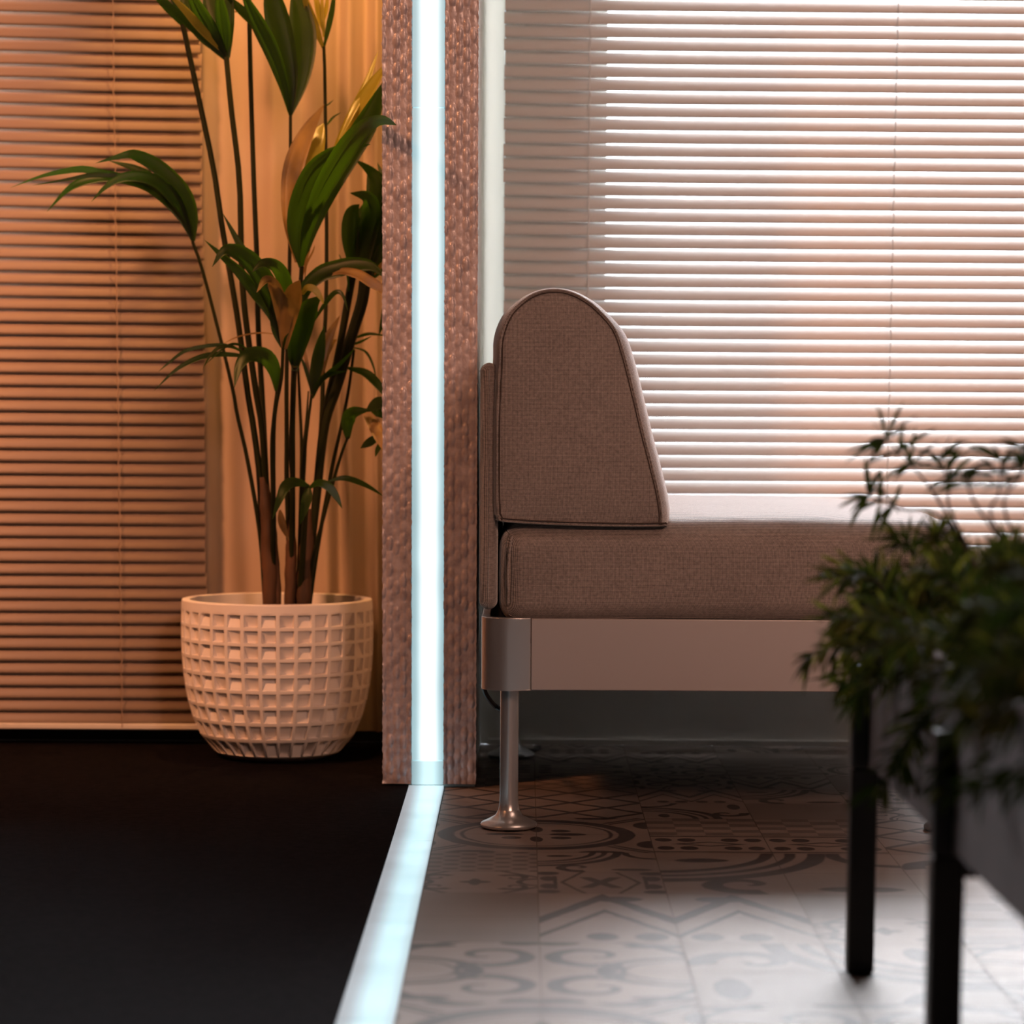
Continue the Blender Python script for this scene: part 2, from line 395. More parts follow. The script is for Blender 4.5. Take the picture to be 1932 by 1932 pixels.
mb = MB(); mb.box(XL, XS0 - .001, YB, YW - .012, 0.0002, 0.0035)
tag(mb.build('carpet', M_carpet, smooth=False), 'black low-pile carpet left of the glowing floor strip, under the palm pot', 'carpet')

# window wall with two openings
wins = [(-2.05, -0.76, 0.80, 2.35), (0.118, 2.25, 0.37, 2.40)]
SL0 = .50; sl = (-.068, -.028)             # slit window added to brighten the casing strip beside the divider
xs = [XL, wins[0][0], wins[0][1], sl[0], sl[1], wins[1][0], wins[1][1], XR]
mb = MB()
for k in range(7):
    a, b = xs[k], xs[k + 1]
    if k in (1, 3, 5):
        wn = {1: wins[0], 3: (0, 0, SL0, 2.4), 5: wins[1]}[k]
        mb.box(a, b, YW, YW + .16, 0, wn[2]); mb.box(a, b, YW, YW + .16, wn[3], ZT)
    else: mb.box(a, b, YW, YW + .16, 0, ZT)
struct('wall_back', mb, M_wall, smooth=False)
for nm, b in (('wall_left', (XL - .1, XL, YB, YW, 0, ZT)), ('wall_right', (XR, XR + .1, YB, YW, 0, ZT)), ('wall_front', (XL, XR, YB - .1, YB, 0, ZT)), ('ceiling', (XL - .1, XR + .1, YB - .1, YW + .16, ZT, ZT + .1))):
    mb = MB(); mb.box(*b); struct(nm, mb, M_wall_far, smooth=False)
M_glass = bpy.data.materials.new('window_glass'); M_glass.use_nodes = True
nt = M_glass.node_tree; nt.nodes.clear(); out = nt.nodes.new('ShaderNodeOutputMaterial'); mx = nt.nodes.new('ShaderNodeMixShader')
tr = nt.nodes.new('ShaderNodeBsdfTransparent'); gl = nt.nodes.new('ShaderNodeBsdfGlossy'); gl.inputs['Roughness'].default_value = .02; fr = nt.nodes.new('ShaderNodeFresnel')
nt.links.new(fr.outputs[0], mx.inputs[0]); nt.links.new(tr.outputs[0], mx.inputs[1]); nt.links.new(gl.outputs[0], mx.inputs[2]); nt.links.new(mx.outputs[0], out.inputs[0])
for k, (a, b, z0, z1) in enumerate(wins):
    mb = MB(); t = .022
    mb.box(a, b, YW + .06, YW + .11, z0, z0 + t); mb.box(a, b, YW + .06, YW + .11, z1 - t, z1)
    mb.box(a, a + t, YW + .06, YW + .11, z0 + t, z1 - t); mb.box(b - t, b, YW + .06, YW + .11, z0 + t, z1 - t)
    fo = struct('window_%d' % (k + 1), mb, M_white, smooth=False)
    mb = MB(); mb.box(a + t, b - t, YW + .083, YW + .088, z0 + t, z1 - t)
    mb.build('pane', M_glass, fo, smooth=False)
mb = MB(); mb.box(XL, XS0 - .02, YW - .010, YW - .0005, 0.004, .022); struct('baseboard_left', mb, M_base, smooth=False)
mb = MB(); mb.box(-.060, XR, YW - .010, YW - .0005, 0.0005, .010); struct('baseboard_right', mb, M_wall, smooth=False)

# the divider wall end with its white side, and the casing strip with its added bright slit
DX0, DX1, DY = at(724, 1300, 4.27).x, at(899, 1300, 4.27).x, atz(800, 1486).y
mb = MB(); mb.box(DX0 + .004, DX1 - .002, DY + .012, YW, 0.0005, ZT)
struct('wall_middle', mb, M_white, smooth=False)
cx0, cx1 = DX1 - .001, at(949, 600, 4.775).x
M_added_slit_film = mat('added_slit_film', (.5, .52, .48, 1), .5); _n = M_added_slit_film.node_tree
_t = _n.nodes.new('ShaderNodeBsdfTranslucent'); _t.inputs[0].default_value = (.64, .63, .60, 1); _x = _n.nodes.new('ShaderNodeMixShader'); _x.inputs[0].default_value = .75
_n.links.new(_n.nodes['Principled BSDF'].outputs[0], _x.inputs[1]); _n.links.new(_t.outputs[0], _x.inputs[2]); _n.links.new(_x.outputs[0], _n.nodes['Material Output'].inputs[0])
mb = MB(); mb.box(cx1 + .002, cx1 + .012, 4.775, YW, SL0, 2.4); mb.box(cx0, cx1 + .012, 4.775, YW, SL0 - .012, SL0)
w3 = struct('window_3', mb, M_white, smooth=False)  # frame of the added slit window that brightens the casing strip
mb = MB(); mb.box(cx0 + .0005, cx1 + .0018, YW - .012, YW - .008, SL0 + .0005, 2.4); mb.build('pane', M_added_slit_film, w3, smooth=False)

# ------------------------------------------------------------------ embossed cladding either side of the vertical strip
def cladding(x0, x1, label):
    cw, ch = 0.0105, 0.0205; zt = 1.75; nx = int((x1 - x0) / cw * 7); nz = int(zt / ch * 9)
    mb = MB(); rows = []
    for j in range(nz + 1):
        z = 0.006 + (zt - .006) * j / nz; row = [(x0, DY + .011, z)]
        for i in range(nx + 1):
            x = x0 + (x1 - x0) * i / nx
            wob = noise.noise(Vector((x * 30, z * 9, 3))) * .35
            c = x / cw; col = math.floor(c); zz = z / ch + (.5 if col % 2 else 0) + wob
            r = math.floor(zz); du = c - col - .5; dv = zz - r - .5
            rnd = noise.cell(Vector((col + .5, r + .5, 1.5)))
            d = math.sqrt((du * 1.15) ** 2 + (dv * 1.0) ** 2) / .56
            h = max(0.0, 1 - d ** 2.6) ** .6 if d < 1 else 0
            y = DY - .0026 * h * (.6 + .45 * rnd) - noise.noise(Vector((x * 400, 7, z * 260))) * .0003
            xe = x + (noise.noise(Vector((z * 190, x * 3, 0))) * .0012 if i in (0, nx) else 0)
            row.append((xe, y, z))
        row.append((x1, DY + .011, z)); rows.append(row)
    ids = mb.grid(rows); mb.face(ids[0][::-1]); mb.face(ids[-1])
    tag(mb.build('embossed_cladding', M_emb, sharp=80), label, 'wall cladding', 'embossed strips flanking the vertical light')
L0, L1 = at(777, 1400, DY).x, at(836, 1400, DY).x
cladding(DX0, L0 - .0006, 'pinkish embossed honeycomb cladding strip left of the vertical light, beside the palm')
cladding(L1 + .0006, DX1, 'pinkish embossed honeycomb cladding strip right of the vertical light, beside the white frame')

# ------------------------------------------------------------------ light strips
M_led_v = led_mat('led_diffuser_vertical', (.90, .98, 1, 1), (.48, .78, .86, 1), .53, .40, L0, L1, .66, 1.45)
M_led_b = led_mat('led_diffuser_dim', (.66, .94, 1, 1), (.42, .70, .78, 1), .53, .45, L0, L1, .55, .98)
M_led_f = led_mat('led_diffuser_floor', (.60, .91, 1, 1), (.60, .70, .78, 1), .64, .48, XS0, XS1, .48, .92)
e = empty('light_strip', ((L0 + L1) / 2, DY, 0), label='vertical frosted light strip glowing cool white on the divider end', cat='light strip', group='glowing light strips')
zj = [.004, at(805, 1435, DY).z, at(805, 203, DY).z, 1.75]
for a, b in zip(zj[:-1], zj[1:]):
    mb = MB(); mb.box(L0, L1, DY - .001, DY + .011, a + .0006, b - .0006); mb.build('diffuser', M_led_v if b > .6 else M_led_b, e, bevel=.001)
e = empty('light_strip', ((XS0 + XS1) / 2, 3.0, 0), label='flat frosted light strip set in the floor between black carpet and tiles', cat='light strip', group='glowing light strips')
mb = MB(); mb.box(XS0 - .0005, XS1 + .0005, YB, DY - .002, -.0005, .0006); mb.build('channel', M_alu, e, smooth=False)
yj = [DY - .002, atz(790, 1592).y, atz(735, 1748).y]
while yj[-1] > YB: yj.append(yj[-1] - .50)
for a, b in zip(yj[:-1], yj[1:]):
    mb = MB(); mb.box(XS0, XS1, max(b, YB) + .0015, a - .0015, .0006, .0042); mb.build('diffuser', M_led_f, e, bevel=.0008)

# ------------------------------------------------------------------ venetian blinds
def blind(x0, x1, ztop, zbot, tilt, cords, label, slope, sm, sag):
    yc = 4.728; P = 0.0215; ch = .0250 if sm is M_slat else .0262
    e = empty('venetian_blind', ((x0 + x1) / 2, yc, zbot), label=label, cat='blind', group='venetian blinds along the window wall')
    mb = MB(); z = zbot + .016; zs = []
    k = 0
    while z < ztop - .02:
        zs.append(z); s = slope(z); xj = random.uniform(-.0015, .0015); n = 7
        rows = []
        tl = math.radians(tilt + random.uniform(-1.2, 1.2))
        for x in (x0 + xj, (x0 * 2 + x1) / 3, (x0 + x1 * 2) / 3, x1 + xj):
            row = []
            for j in range(n):
                u = (j / (n - 1) - .5); a = u * ch; h = sag * (1 - (2 * u) ** 2)
                # along the slat: towards the room and down; the bulge faces the room and up
                y = yc + a * math.cos(tl) - h * math.sin(tl); zz = z + a * math.sin(tl) + h * math.cos(tl)
                row.append((x, y, zz - s * (x - x0) + s * (x1 - x0) / 2))
            rows.append(row)
        mb.grid(rows); z += P
    o = mb.build('slats', sm, e)
    sd = o.modifiers.new('thickness', 'SOLIDIFY'); sd.thickness = .00035
    mb = MB(); mb.box(x0, x1, yc - .012, yc + .012, zbot - .004, zbot + .006); mb.build('bottom_rail', M_rail, e, bevel=.002)
    mb = MB(); mb.box(x0, x1, yc - .016, yc + .016, ztop - .02, ztop + .02); mb.build('head_rail', M_rail, e, bevel=.002)
    for cxp in cords:
        mb = MB()
        for dy in (-.0125,):
            pts = [(cxp + .0009 * math.sin(i * 2.1) + .0006 * (i % 2), yc + dy + .001 * math.sin(i * 3.1), zbot + (ztop - zbot) * i / 140) for i in range(141)]
            mb.tube(pts, .0009, 5)
        mb.tube([(cxp, yc + .0125, zbot), (cxp, yc + .0125, ztop)], .0007, 5)
        mb.build('ladder_cord', M_cord if sm is M_slat else M_slatl, e)
blx = at(386, 700, 4.73).x; brx = at(951, 300, 4.73).x
ldz = lambda z: max(-.002, min(.014, (z - .35) * .0155))
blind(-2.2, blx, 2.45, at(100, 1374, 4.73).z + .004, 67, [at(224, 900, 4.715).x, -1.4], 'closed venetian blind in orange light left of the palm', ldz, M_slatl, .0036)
blind(brx, 2.45, 2.5, .20, 58, [at(1111, 300, 4.715).x, at(1688, 300, 4.715).x, 1.35, 2.1], 'backlit white venetian blind behind the sofa, sunlit slat by slat', lambda z: max(-.004, min(.004, (z - .6) * .006)), M_slat, .0042)

# ------------------------------------------------------------------ curtain
mb = MB(); rows = []
cxa, cxb = blx - .03, DX0 - .003
folds = [(395, 14, .020), (470, 26, -.010), (520, 16, .012), (575, 20, -.012), (618, 12, .012), (640, 8, -.008), (662, 9, .014), (690, 10, -.012), (712, 7, .016)]
nxx = 150
for j in range(60):
    z = .026 + (2.45 - .026) * j / 59; row = []
    for i in range(nxx + 1):
        x = cxa + (cxb - cxa) * i / nxx
        px = 985 + (x / 4.75 * 5200) + 8 * math.sin(z * 2.2) * (.4 + .3 * z)
        y = 4.765
        for c, wd, am in folds: y -= am * math.exp(-((px - c) / wd) ** 2) * (.8 + .25 * math.sin(z * 3 + c))
        y += .0022 * math.sin(px * .11 + z * 1.5)
        row.append((x, min(y, 4.787), z))
    rows.append(row)
mb.grid(rows); tag(mb.build('curtain', M_curtain, sharp=180), 'plain cream curtain with soft vertical folds hanging behind the tall palm', 'curtain')

# ------------------------------------------------------------------ sofa
legp = atz(960, 1562); LY = legp.y; SY = LY - .040; SYB = SY + .87
sx0 = at(908, 1240, SY + .02).x; zf1 = at(1100, 1168, SY).z; zf0 = at(1100, 1303, SY).z; sx1 = at(1868, 1240, SY).x
sofa = empty('sofa', (sx0 + .4, SY + .4, 0), label='low brown-grey fabric sofa with metal frame and rounded back cushion before the blinds', cat='sofa')
xc = at(1002, 1240, SY).x; R = .038
def corner(xa, ya, dx, dy, lenx, leny, name, m, t=.012):
    mb = MB(); pts = []
    pts.append((xa + dx * lenx, ya)); 
    for k in range(9):
        a = PI / 2 * k / 8; pts.append((xa + dx * (R - R * math.sin(a)), ya + dy * (R - R * math.cos(a))))
    pts.append((xa, ya + dy * leny))
    inn = [(xa + dx * lenx, ya + dy * t)] + [(xa + dx * (R - (R - t) * math.sin(PI / 2 * k / 8)), ya + dy * (R - (R - t) * math.cos(PI / 2 * k / 8))) for k in range(9)] + [(xa + dx * t, ya + dy * leny)]
    loop = pts + inn[::-1]
    rows = [[(x, y, zf0) for x, y in loop], [(x, y, zf1 + .0008) for x, y in loop]]
    mb.grid(rows, True)
    n = len(pts)
    for zi in (0, 1):
        off = zi * len(loop)
        for k in range(n - 1): mb.face((off + k, off + k + 1, off + 2 * n - 2 - k, off + 2 * n - 1 - k))
    return mb.build(name, m, sofa, bevel=.0012)
lx = xc - sx0 - .0006
for xa, dx in ((sx0, 1), (sx1, -1)):
    for ya, dy in ((SY, 1), (SYB, -1)): corner(xa, ya, dx, dy, lx, lx, 'frame_corner', M_alu)
for y0, y1 in ((SY + .0006, SY + .012), (SYB - .012, SYB - .0006)):
    mb = MB(); mb.box(sx0 + lx + .0006, sx1 - lx - .0006, y0, y1, zf0, zf1); mb.build('frame_rail', M_rail_p, sofa, bevel=.0012)
for x0, x1 in ((sx0 + .0006, sx0 + .012), (sx1 - .012, sx1 - .0006)):
    mb = MB(); mb.box(x0, x1, SY + lx + .0006, SYB - lx - .0006, zf0, zf1); mb.build('frame_rail', M_rail_p, sofa, bevel=.0012)
mb = MB(); mb.box(sx0 + .013, sx1 - .013, SY + .013, SYB - .013, zf1 - .035, zf1 - .012); mb.build('platform', M_base, sofa, smooth=False)
for k in range(2):
    mb = MB(); xk = at(1025 + 52 * k, 1303, SY).x; mb.lathe([(0, zf0 - .0012), (.004, zf0 - .0008), (.004, zf0 + .002)], (xk, SY + .008), 10)
    mb.build('screw', M_alu, sofa)
LXo = legp.x - sx0
for lxp, lyp in ((legp.x, LY), (sx1 - LXo, LY), (legp.x, SYB - .04), (sx1 - LXo, SYB - .04)):
    mb = MB(); mb.lathe([(0, zf0 + .02), (.0128, zf0 + .02), (.0128, .05), (.0132, .036), (.0150, .025), (.020, .017), (.0215, .015)], (lxp, lyp), 40)
    lg = mb.build('leg', M_alu, sofa)
    mb = MB(); mb.lathe([(.0150, .026), (.019, .0185), (.030, .0125), (.0385, .0085), (.040, .006), (.0395, .0035), (.037, .0015), (0, .0012)], (lxp, lyp), 48)
    mb.build('foot', M_alu, lg)
# seat cushion: a padded box with rounded edges and a crowned top
def cushion(name, x0, x1, y0, y1, z0, z1, rad, crown, bulge, parent, m, n=44, wr=.0012):
    mb = MB(); N = n
    def dims(a): return a
    faces = {}
    def mapp(p):                              # p in [-1,1]^3 on the cube surface
        c = Vector(((x0 + x1) / 2, (y0 + y1) / 2, (z0 + z1) / 2)); h = Vector(((x1 - x0) / 2, (y1 - y0) / 2, (z1 - z0) / 2))
        q = Vector((p[0] * h.x, p[1] * h.y, p[2] * h.z))
        inner = Vector((max(-h.x + rad, min(h.x - rad, q.x)), max(-h.y + rad, min(h.y - rad, q.y)), max(-h.z + rad, min(h.z - rad, q.z))))
        d = q - inner
        if d.length > 1e-6: q = inner + d.normalized() * rad
        fx = 1 - (q.x / h.x) ** 2; fy = 1 - (q.y / h.y) ** 2; fz = 1 - (q.z / h.z) ** 2
        fx, fy, fz = max(fx, 0), max(fy, 0), max(fz, 0)
        g = (fx ** .45) * (fy ** .45)
        if p[2] > 0: q.z += crown * g * max(0, q.z / h.z)
        q.y += (1 if q.y > 0 else -1) * bulge * (fx ** .3) * fz * abs(q.y / h.y)
        q.x += (1 if q.x > 0 else -1) * bulge * .6 * (fy ** .3) * fz * abs(q.x / h.x)
        w = c + q
        w += Vector((0, 1, 1)) * (noise.noise(w * 9) * wr * 1.6 + noise.noise(w * 30) * wr * .4)
        return w
    def warp(t, L):                           # denser rows near the edges
        r = rad / L; k = 8
        return t
    def axis(L):
        out = []; 
        for i in range(9): out.append(-1 + (2 * rad / L) * (1 - math.cos(PI / 2 * i / 8) if False else i / 8))
        m = N
        for i in range(1, m): out.append(-1 + 2 * rad / L + (2 - 4 * rad / L) * i / m)
        return out + [-a for a in out[:9]][::-1]
    X, Y, Z = axis(x1 - x0), axis(y1 - y0), axis(z1 - z0)
    for s in (-1, 1):
        mb.grid([[mapp((a, b, s)) for a in X] for b in Y]); mb.grid([[mapp((a, s, b)) for a in X] for b in Z]); mb.grid([[mapp((s, a, b)) for a in Y] for b in Z])
    ob = mb.build(name, m, parent, sharp=180)
    wl = ob.modifiers.new('weld', 'WELD'); wl.merge_threshold = .0002
    return ob
cz0 = zf1 - .010; cz1 = at(1010, 991, SY + .03).z
ccx0 = at(943, 1090, SY + .015).x; ccx1 = at(1826, 1080, SY + .015).x
seat = cushion('seat_cushion', ccx0, ccx1, SY + .014, SYB - .014, cz0, cz1, .032, .028, .004, sofa, M_fab)
mb = MB()
sp = [(ccx0 + .012, SY + .0125, cz0 + .03), (ccx0 + .011, SY + .0118, cz0 + .07), (ccx0 + .013, SY + .0125, cz1 - .035), (ccx0 + .016, SY + .018, cz1 - .014)]
mb.tube(spline(sp, 14), .0016, 6); mb.build('piping', M_fab, seat)
# back panel behind the cushion
px0 = at(905, 900, SY + .02).x; px1 = at(944, 900, SY + .02).x
pz0 = at(920, 1148, SY + .05).z; pz1 = at(920, 684, SY + .03).z
cushion('back_panel', px0, px1 - .004, SY + .024, SYB - .01, pz0, pz1, .0125, 0, .001, sofa, M_fab, 20, .0006)
# back cushion: rounded wedge profile run along the depth of the sofa
YC = SY + .010
prof_px = [(1100, 992), (1240, 993), (1250, 985), (1246, 940), (1230, 872), (1216, 818), (1198, 742), (1181, 675), (1162, 621), (1129, 582), (1101, 561), (1071, 548), (1040, 545), (1010, 552), (984, 568), (960, 594), (944, 637), (941, 688), (937, 779), (936, 880), (937, 955), (941, 976), (958, 985)]
prof = [at(x, y, YC) for x, y in prof_px]
P2 = [Vector((p.x, p.z)) for p in prof]
dense = []
m_ = len(P2)
for i in range(m_):
    a, b, c, d = P2[i - 1], P2[i], P2[(i + 1) % m_], P2[(i + 2) % m_]
    for k in range(7):
        t = k / 7; dense.append(0.5 * ((2 * b) + (c - a) * t + (2 * a - 5 * b + 4 * c - d) * t * t + (3 * b - a - 3 * c + d) * t ** 3))
cen = Vector((sum(p.x for p in dense) / len(dense), sum(p.y for p in dense) / len(dense)))
nrm = []
for i, p in enumerate(dense):
    t = dense[(i + 1) % len(dense)] - dense[i - 1]; t.normalize(); q = Vector((t.y, -t.x))
    if q.dot(p - cen) < 0: q = -q
    nrm.append(q)
def sect(off, y, bot=1.0):
    return [(p.x + q.x * off * (.35 + 1.3 * max(0, q.x) + .95 * max(0, -q.x) * (.6 + .8 * max(0, q.y))), y + noise.noise(Vector((p.x * 14, y * 5, p.y * 14))) * .0015, max(p.y + q.y * off * (.4 if q.y > -.3 else .2), cz1 - .002) + noise.noise(Vector((p.x * 11, y * 11, p.y * 11))) * .0016 * (q.y > -.3)) for p, q in zip(dense, nrm)]
secs = []
for s_, yy in ((.0, -.0045), (.15, -.004), (.45, -.0035), (.7, -.003), (.88, -.0022), (.965, -.001)):
    if s_ == 0: continue
    secs.append([(cen.x + (p.x - cen.x) * s_, YC + yy, cen.y + (p.y - cen.y) * s_) for p in dense])
secs.append(sect(-.0015, YC)); secs.append(sect(.0005, YC + .003)); secs.append(sect(.004, YC + .012)); secs.append(sect(.0065, YC + .03)); secs.append(sect(.008, YC + .07))
dpt = SYB - .03 - YC
for k in range(1, 14): secs.append(sect(.0085 + .002 * math.sin(k), YC + .07 + (dpt - .14) * k / 14))
secs += [sect(.008, YC + dpt - .07), sect(.0065, YC + dpt - .03), sect(.004, YC + dpt - .012), sect(-.0015, YC + dpt)]
mb = MB(); mb.grid(secs, True, 0, True); bc = mb.build('back_cushion', M_fab, sofa, sharp=60)
mb = MB(); pp = [Vector((p.x - q.x * .0012, YC - .0002, p.y - q.y * .0012)) for p, q in zip(dense, nrm)]; pp.append(pp[0]); mb.tube(pp, .0016, 6); mb.build('piping', M_fab, bc)
mb = MB(); pp = [Vector((p.x - q.x * .0045, YC - .0018, p.y - q.y * .0045)) for p, q in zip(dense, nrm)]; pp.append(pp[0]); mb.tube(pp, .0009, 5); mb.build('seam', M_pipe, bc)

# power cable under the sofa
mb = MB(); pts = [at(912, 1296, SY + .2), at(918, 1312, SY + .22), at(934, 1332, SY + .26), at(955, 1345, SY + .3)]
p_end = atz(985, 1425); pts += [Vector((p_end.x - .02, p_end.y - .1, .06)), Vector((p_end.x - .01, p_end.y, .008)), Vector((p_end.x + .015, p_end.y + .03, .004)), Vector((p_end.x + .03, p_end.y + .08, .004))]
mb.tube(spline(pts, 50), .0038, 8); tag(mb.build('power_cable', M_black), 'thin black cable drooping below the left corner of the sofa frame', 'cable')

# ------------------------------------------------------------------ potted palm
PC = atz(524, 1436); PY = PC.y + .03; PX = at(524, 1300, PY).x
pz = lambda y: at(524, y, PY - .10).z
sc_ = PY / 5200
rimz = at(524, 1129, PY).z
palm = empty('potted_palm', (PX, PY, .0036), label='tall kentia palm with arching fronds in a white waffle-textured pot on black carpet', cat='potted plant')
prof = []                                   # (radius, z) of the outer wall, base to rim
pr_px = [(1447, 92), (1440, 112), (1425, 131), (1400, 147), (1370, 160), (1330, 171), (1290, 178), (1240, 182), (1190, 183), (1150, 182), (1129, 181)]
zb, zt_ = .0038, rimz
def prad(t):                                # t 0 base .. 1 rim
    y = 1447 + (1129 - 1447) * t
    for (ya, ra), (yb, rb) in zip(pr_px[:-1], pr_px[1:]):
        if yb <= y <= ya: return (ra + (rb - ra) * (ya - y) / (ya - yb)) * sc_ * .992
    return pr_px[-1][1] * sc_ * .992
mb = MB(); NC = 34; tr0, tr1 = .035, .945; NR = 9
lev = [tr0]
for j in range(NR): lev.append(tr0 + (tr1 - tr0) * ((j + 1) / NR) ** .93)
def pp_(ang, t, d=0.0):
    r = prad(t) - d; return (PX + r * math.cos(ang), PY + r * math.sin(ang), zb + (zt_ - zb) * t)
g = .10
for j in range(NR):
    t0, t1 = lev[j], lev[j + 1]
    for i in range(NC):
        a0 = 2 * PI * i / NC; a1 = 2 * PI * (i + 1) / NC
        am0, am1 = a0 + (a1 - a0) * g, a1 - (a1 - a0) * g; tm0, tm1 = t0 + (t1 - t0) * g, t1 - (t1 - t0) * g
        odd = (i % 2); rowk = (NR - 1 - j) % 2; dp = .0085
        if rowk == 0: d = (.0015, .003, .0105, .0105) if odd else (.0105, .0105, .004, .0015)   # bottom-left, bottom-right, top-right, top-left
        else: d = (.0105, .009, .0055, .002) if odd else (.009, .0105, .0065, .006)
        n_ = 3
        O = [mb.vert(pp_(a, t)) for a, t in ((a0, t0), (a1, t0), (a1, t1), (a0, t1))]
        I = [mb.vert(pp_(a, t, .0004)) for a, t in ((am0, tm0), (am1, tm0), (am1, tm1), (am0, tm1))]
        e2 = .05; D = [mb.vert(pp_(a, t, dd)) for (a, t), dd in zip(((am0 + (am1 - am0) * e2, tm0 + (tm1 - tm0) * e2), (am1 - (am1 - am0) * e2, tm0 + (tm1 - tm0) * e2), (am1 - (am1 - am0) * e2, tm1 - (tm1 - tm0) * e2), (am0 + (am1 - am0) * e2, tm1 - (tm1 - tm0) * e2)), d)]
        for k in range(4):
            mb.face((O[k], O[(k + 1) % 4], I[(k + 1) % 4], I[k])); mb.face((I[k], I[(k + 1) % 4], D[(k + 1) % 4], D[k]))
        mb.face(D)
nn = 68
rimr = prad(1)
mb.lathe([(prad(0) * .85, zb), (prad(0), zb + .001), (prad(tr0), zb + (zt_ - zb) * tr0)], (PX, PY), nn)
mb.lathe([(prad(tr1), zb + (zt_ - zb) * tr1), (rimr, zt_ - .002), (rimr - .001, zt_ - .0003), (rimr - .0025, zt_), (rimr - .0125, zt_), (rimr - .0140, zt_ - .001), (rimr - .0145, zt_ - .06), (0, zt_ - .062)], (PX, PY), nn)
po_ = mb.build('pot', M_pot, palm, sharp=22)
wl = po_.modifiers.new('weld', 'WELD'); wl.merge_threshold = .0003
mb = MB(); rows = []
for k in range(14):
    r = (rimr - .0155) * k / 13; rows.append([(PX + r * math.cos(2 * PI * j / 48), PY + r * math.sin(2 * PI * j / 48), zt_ - .030 + .004 * noise.noise(Vector((r * 60 * math.cos(j * 2 * PI / 48), r * 60 * math.sin(j * 2 * PI / 48), 0)))) for j in range(48)])
mb.grid(rows, True); mb.build('soil', M_soil, palm)

def frond(stem, wst, Yt, leaves, Yb=None, m=None):
    """stem: pixels from the crown down to the pot; Yt depth of the crown; leaves: (pixels, width px, depth of tip, material)"""
    Yb = PY if Yb is None else Yb
    n = len(stem); pts = []
    for k, (x, y) in enumerate(stem):
        t = k / (n - 1); pts.append(at(x, y, Yt + (Yb - Yt) * t ** 1.2))
    pts[-1] = pts[-1] - Vector((0, 0, .0))
    P = spline(pts, 26); w0, w1 = wst
    mb = MB(); mb.tube(P, [(w0 + (w1 - w0) * k / 25) / 2 * sc_ for k in range(26)], 8)
    st = mb.build('stem', m or M_stem, palm)
    for lv in leaves:
        px, W, Ytip, ml = lv[:4]; kw = lv[4] if len(lv) > 4 else {}
        y0 = lv[5] if len(lv) > 5 else Yt
        L = len(px); pts = [at(x, y, y0 + (Ytip - y0) * (k / (L - 1)) ** 1.3) for k, (x, y) in enumerate(px)]
        mb = MB(); blade(mb, spline(pts, 22), W * sc_, **kw); mb.build('leaflet', ml, st, sharp=180)
Lf, Ly, Lb = M_leaf, M_leafy, M_leafb
A = PY
frond([(363, 455), (383, 513), (418, 647), (440, 739), (447, 780), (466, 863), (485, 970), (494, 1042), (500, 1140)], (6, 9), A - .06, [
    ([(364, 455), (361, 407), (342, 359), (300, 316), (259, 294), (234, 293), (180, 308)], 30, A - .14, Lf, dict(fold=.3, peak=.3)),
    ([(364, 455), (340, 408), (300, 366), (268, 347), (230, 336), (190, 327), (155, 319), (110, 325), (70, 335), (20, 354)], 19, A - .10, Lf, dict(peak=.25)),
    ([(363, 445), (345, 400), (325, 370), (300, 345), (268, 333), (230, 335), (200, 352), (172, 381)], 24, A - .17, Lf, dict(peak=.35)),
    ([(362, 450), (330, 395), (290, 358), (245, 342), (200, 335), (155, 343), (125, 360), (88, 400)], 17, A - .02, Lf, dict(peak=.6)),
    ([(362, 440), (330, 375), (290, 340), (255, 318), (205, 303)], 19, A - .05, Lf),
    ([(350, 425), (300, 362), (235, 335), (180, 330), (130, 338), (60, 350)], 10, A - .12, Lf)])
frond([(345, 46), (368, 153), (402, 314), (421, 440), (448, 598), (467, 739), (478, 804), (490, 900), (494, 994), (503, 1140)], (10, 13), A - .02, [
    ([(346, 50), (325, 22), (300, -5), (270, -40)], 18, A - .06, Lf), ([(347, 50), (350, 10), (345, -40)], 20, A, Lf)])
frond([(427, 108), (437, 211), (452, 345), (456, 510), (465, 613), (483, 739), (494, 804), (501, 900), (509, 1018), (513, 1140)], (10, 14), A - .04, [
    ([(428, 112), (400, 85), (360, 47), (325, 15), (285, -15)], 18, A - .10, Lf, dict(base=.5)),
    ([(427, 110), (424, 60), (427, 10), (432, -50)], 34, A - .04, Lf, dict(base=.4)),
    ([(426, 108), (398, 60), (372, 15), (350, -35)], 30, A - .12, Lf, dict(base=.4)),
    ([(427, 108), (412, 50), (398, 5), (385, -45)], 36, A - .02, Lf, dict(base=.4)),
    ([(424, 100), (385, 60), (350, 20), (310, -20)], 16, A - .15, Ly, dict(base=.4)),
    ([(427, 100), (420, 40), (410, -30)], 26, A - .09, Lf), ([(426, 105), (390, 75), (352, 32), (318, -8)], 22, A - .05, Lf)])
frond([(470, -60), (470, 0), (473, 153), (479, 345), (485, 498), (487, 613), (494, 739), (502, 900), (512, 1140)], (8, 12), A + .02, [
    ([(470, -60), (440, -20), (425, 10), (405, 40)], 16, A, Lf)])
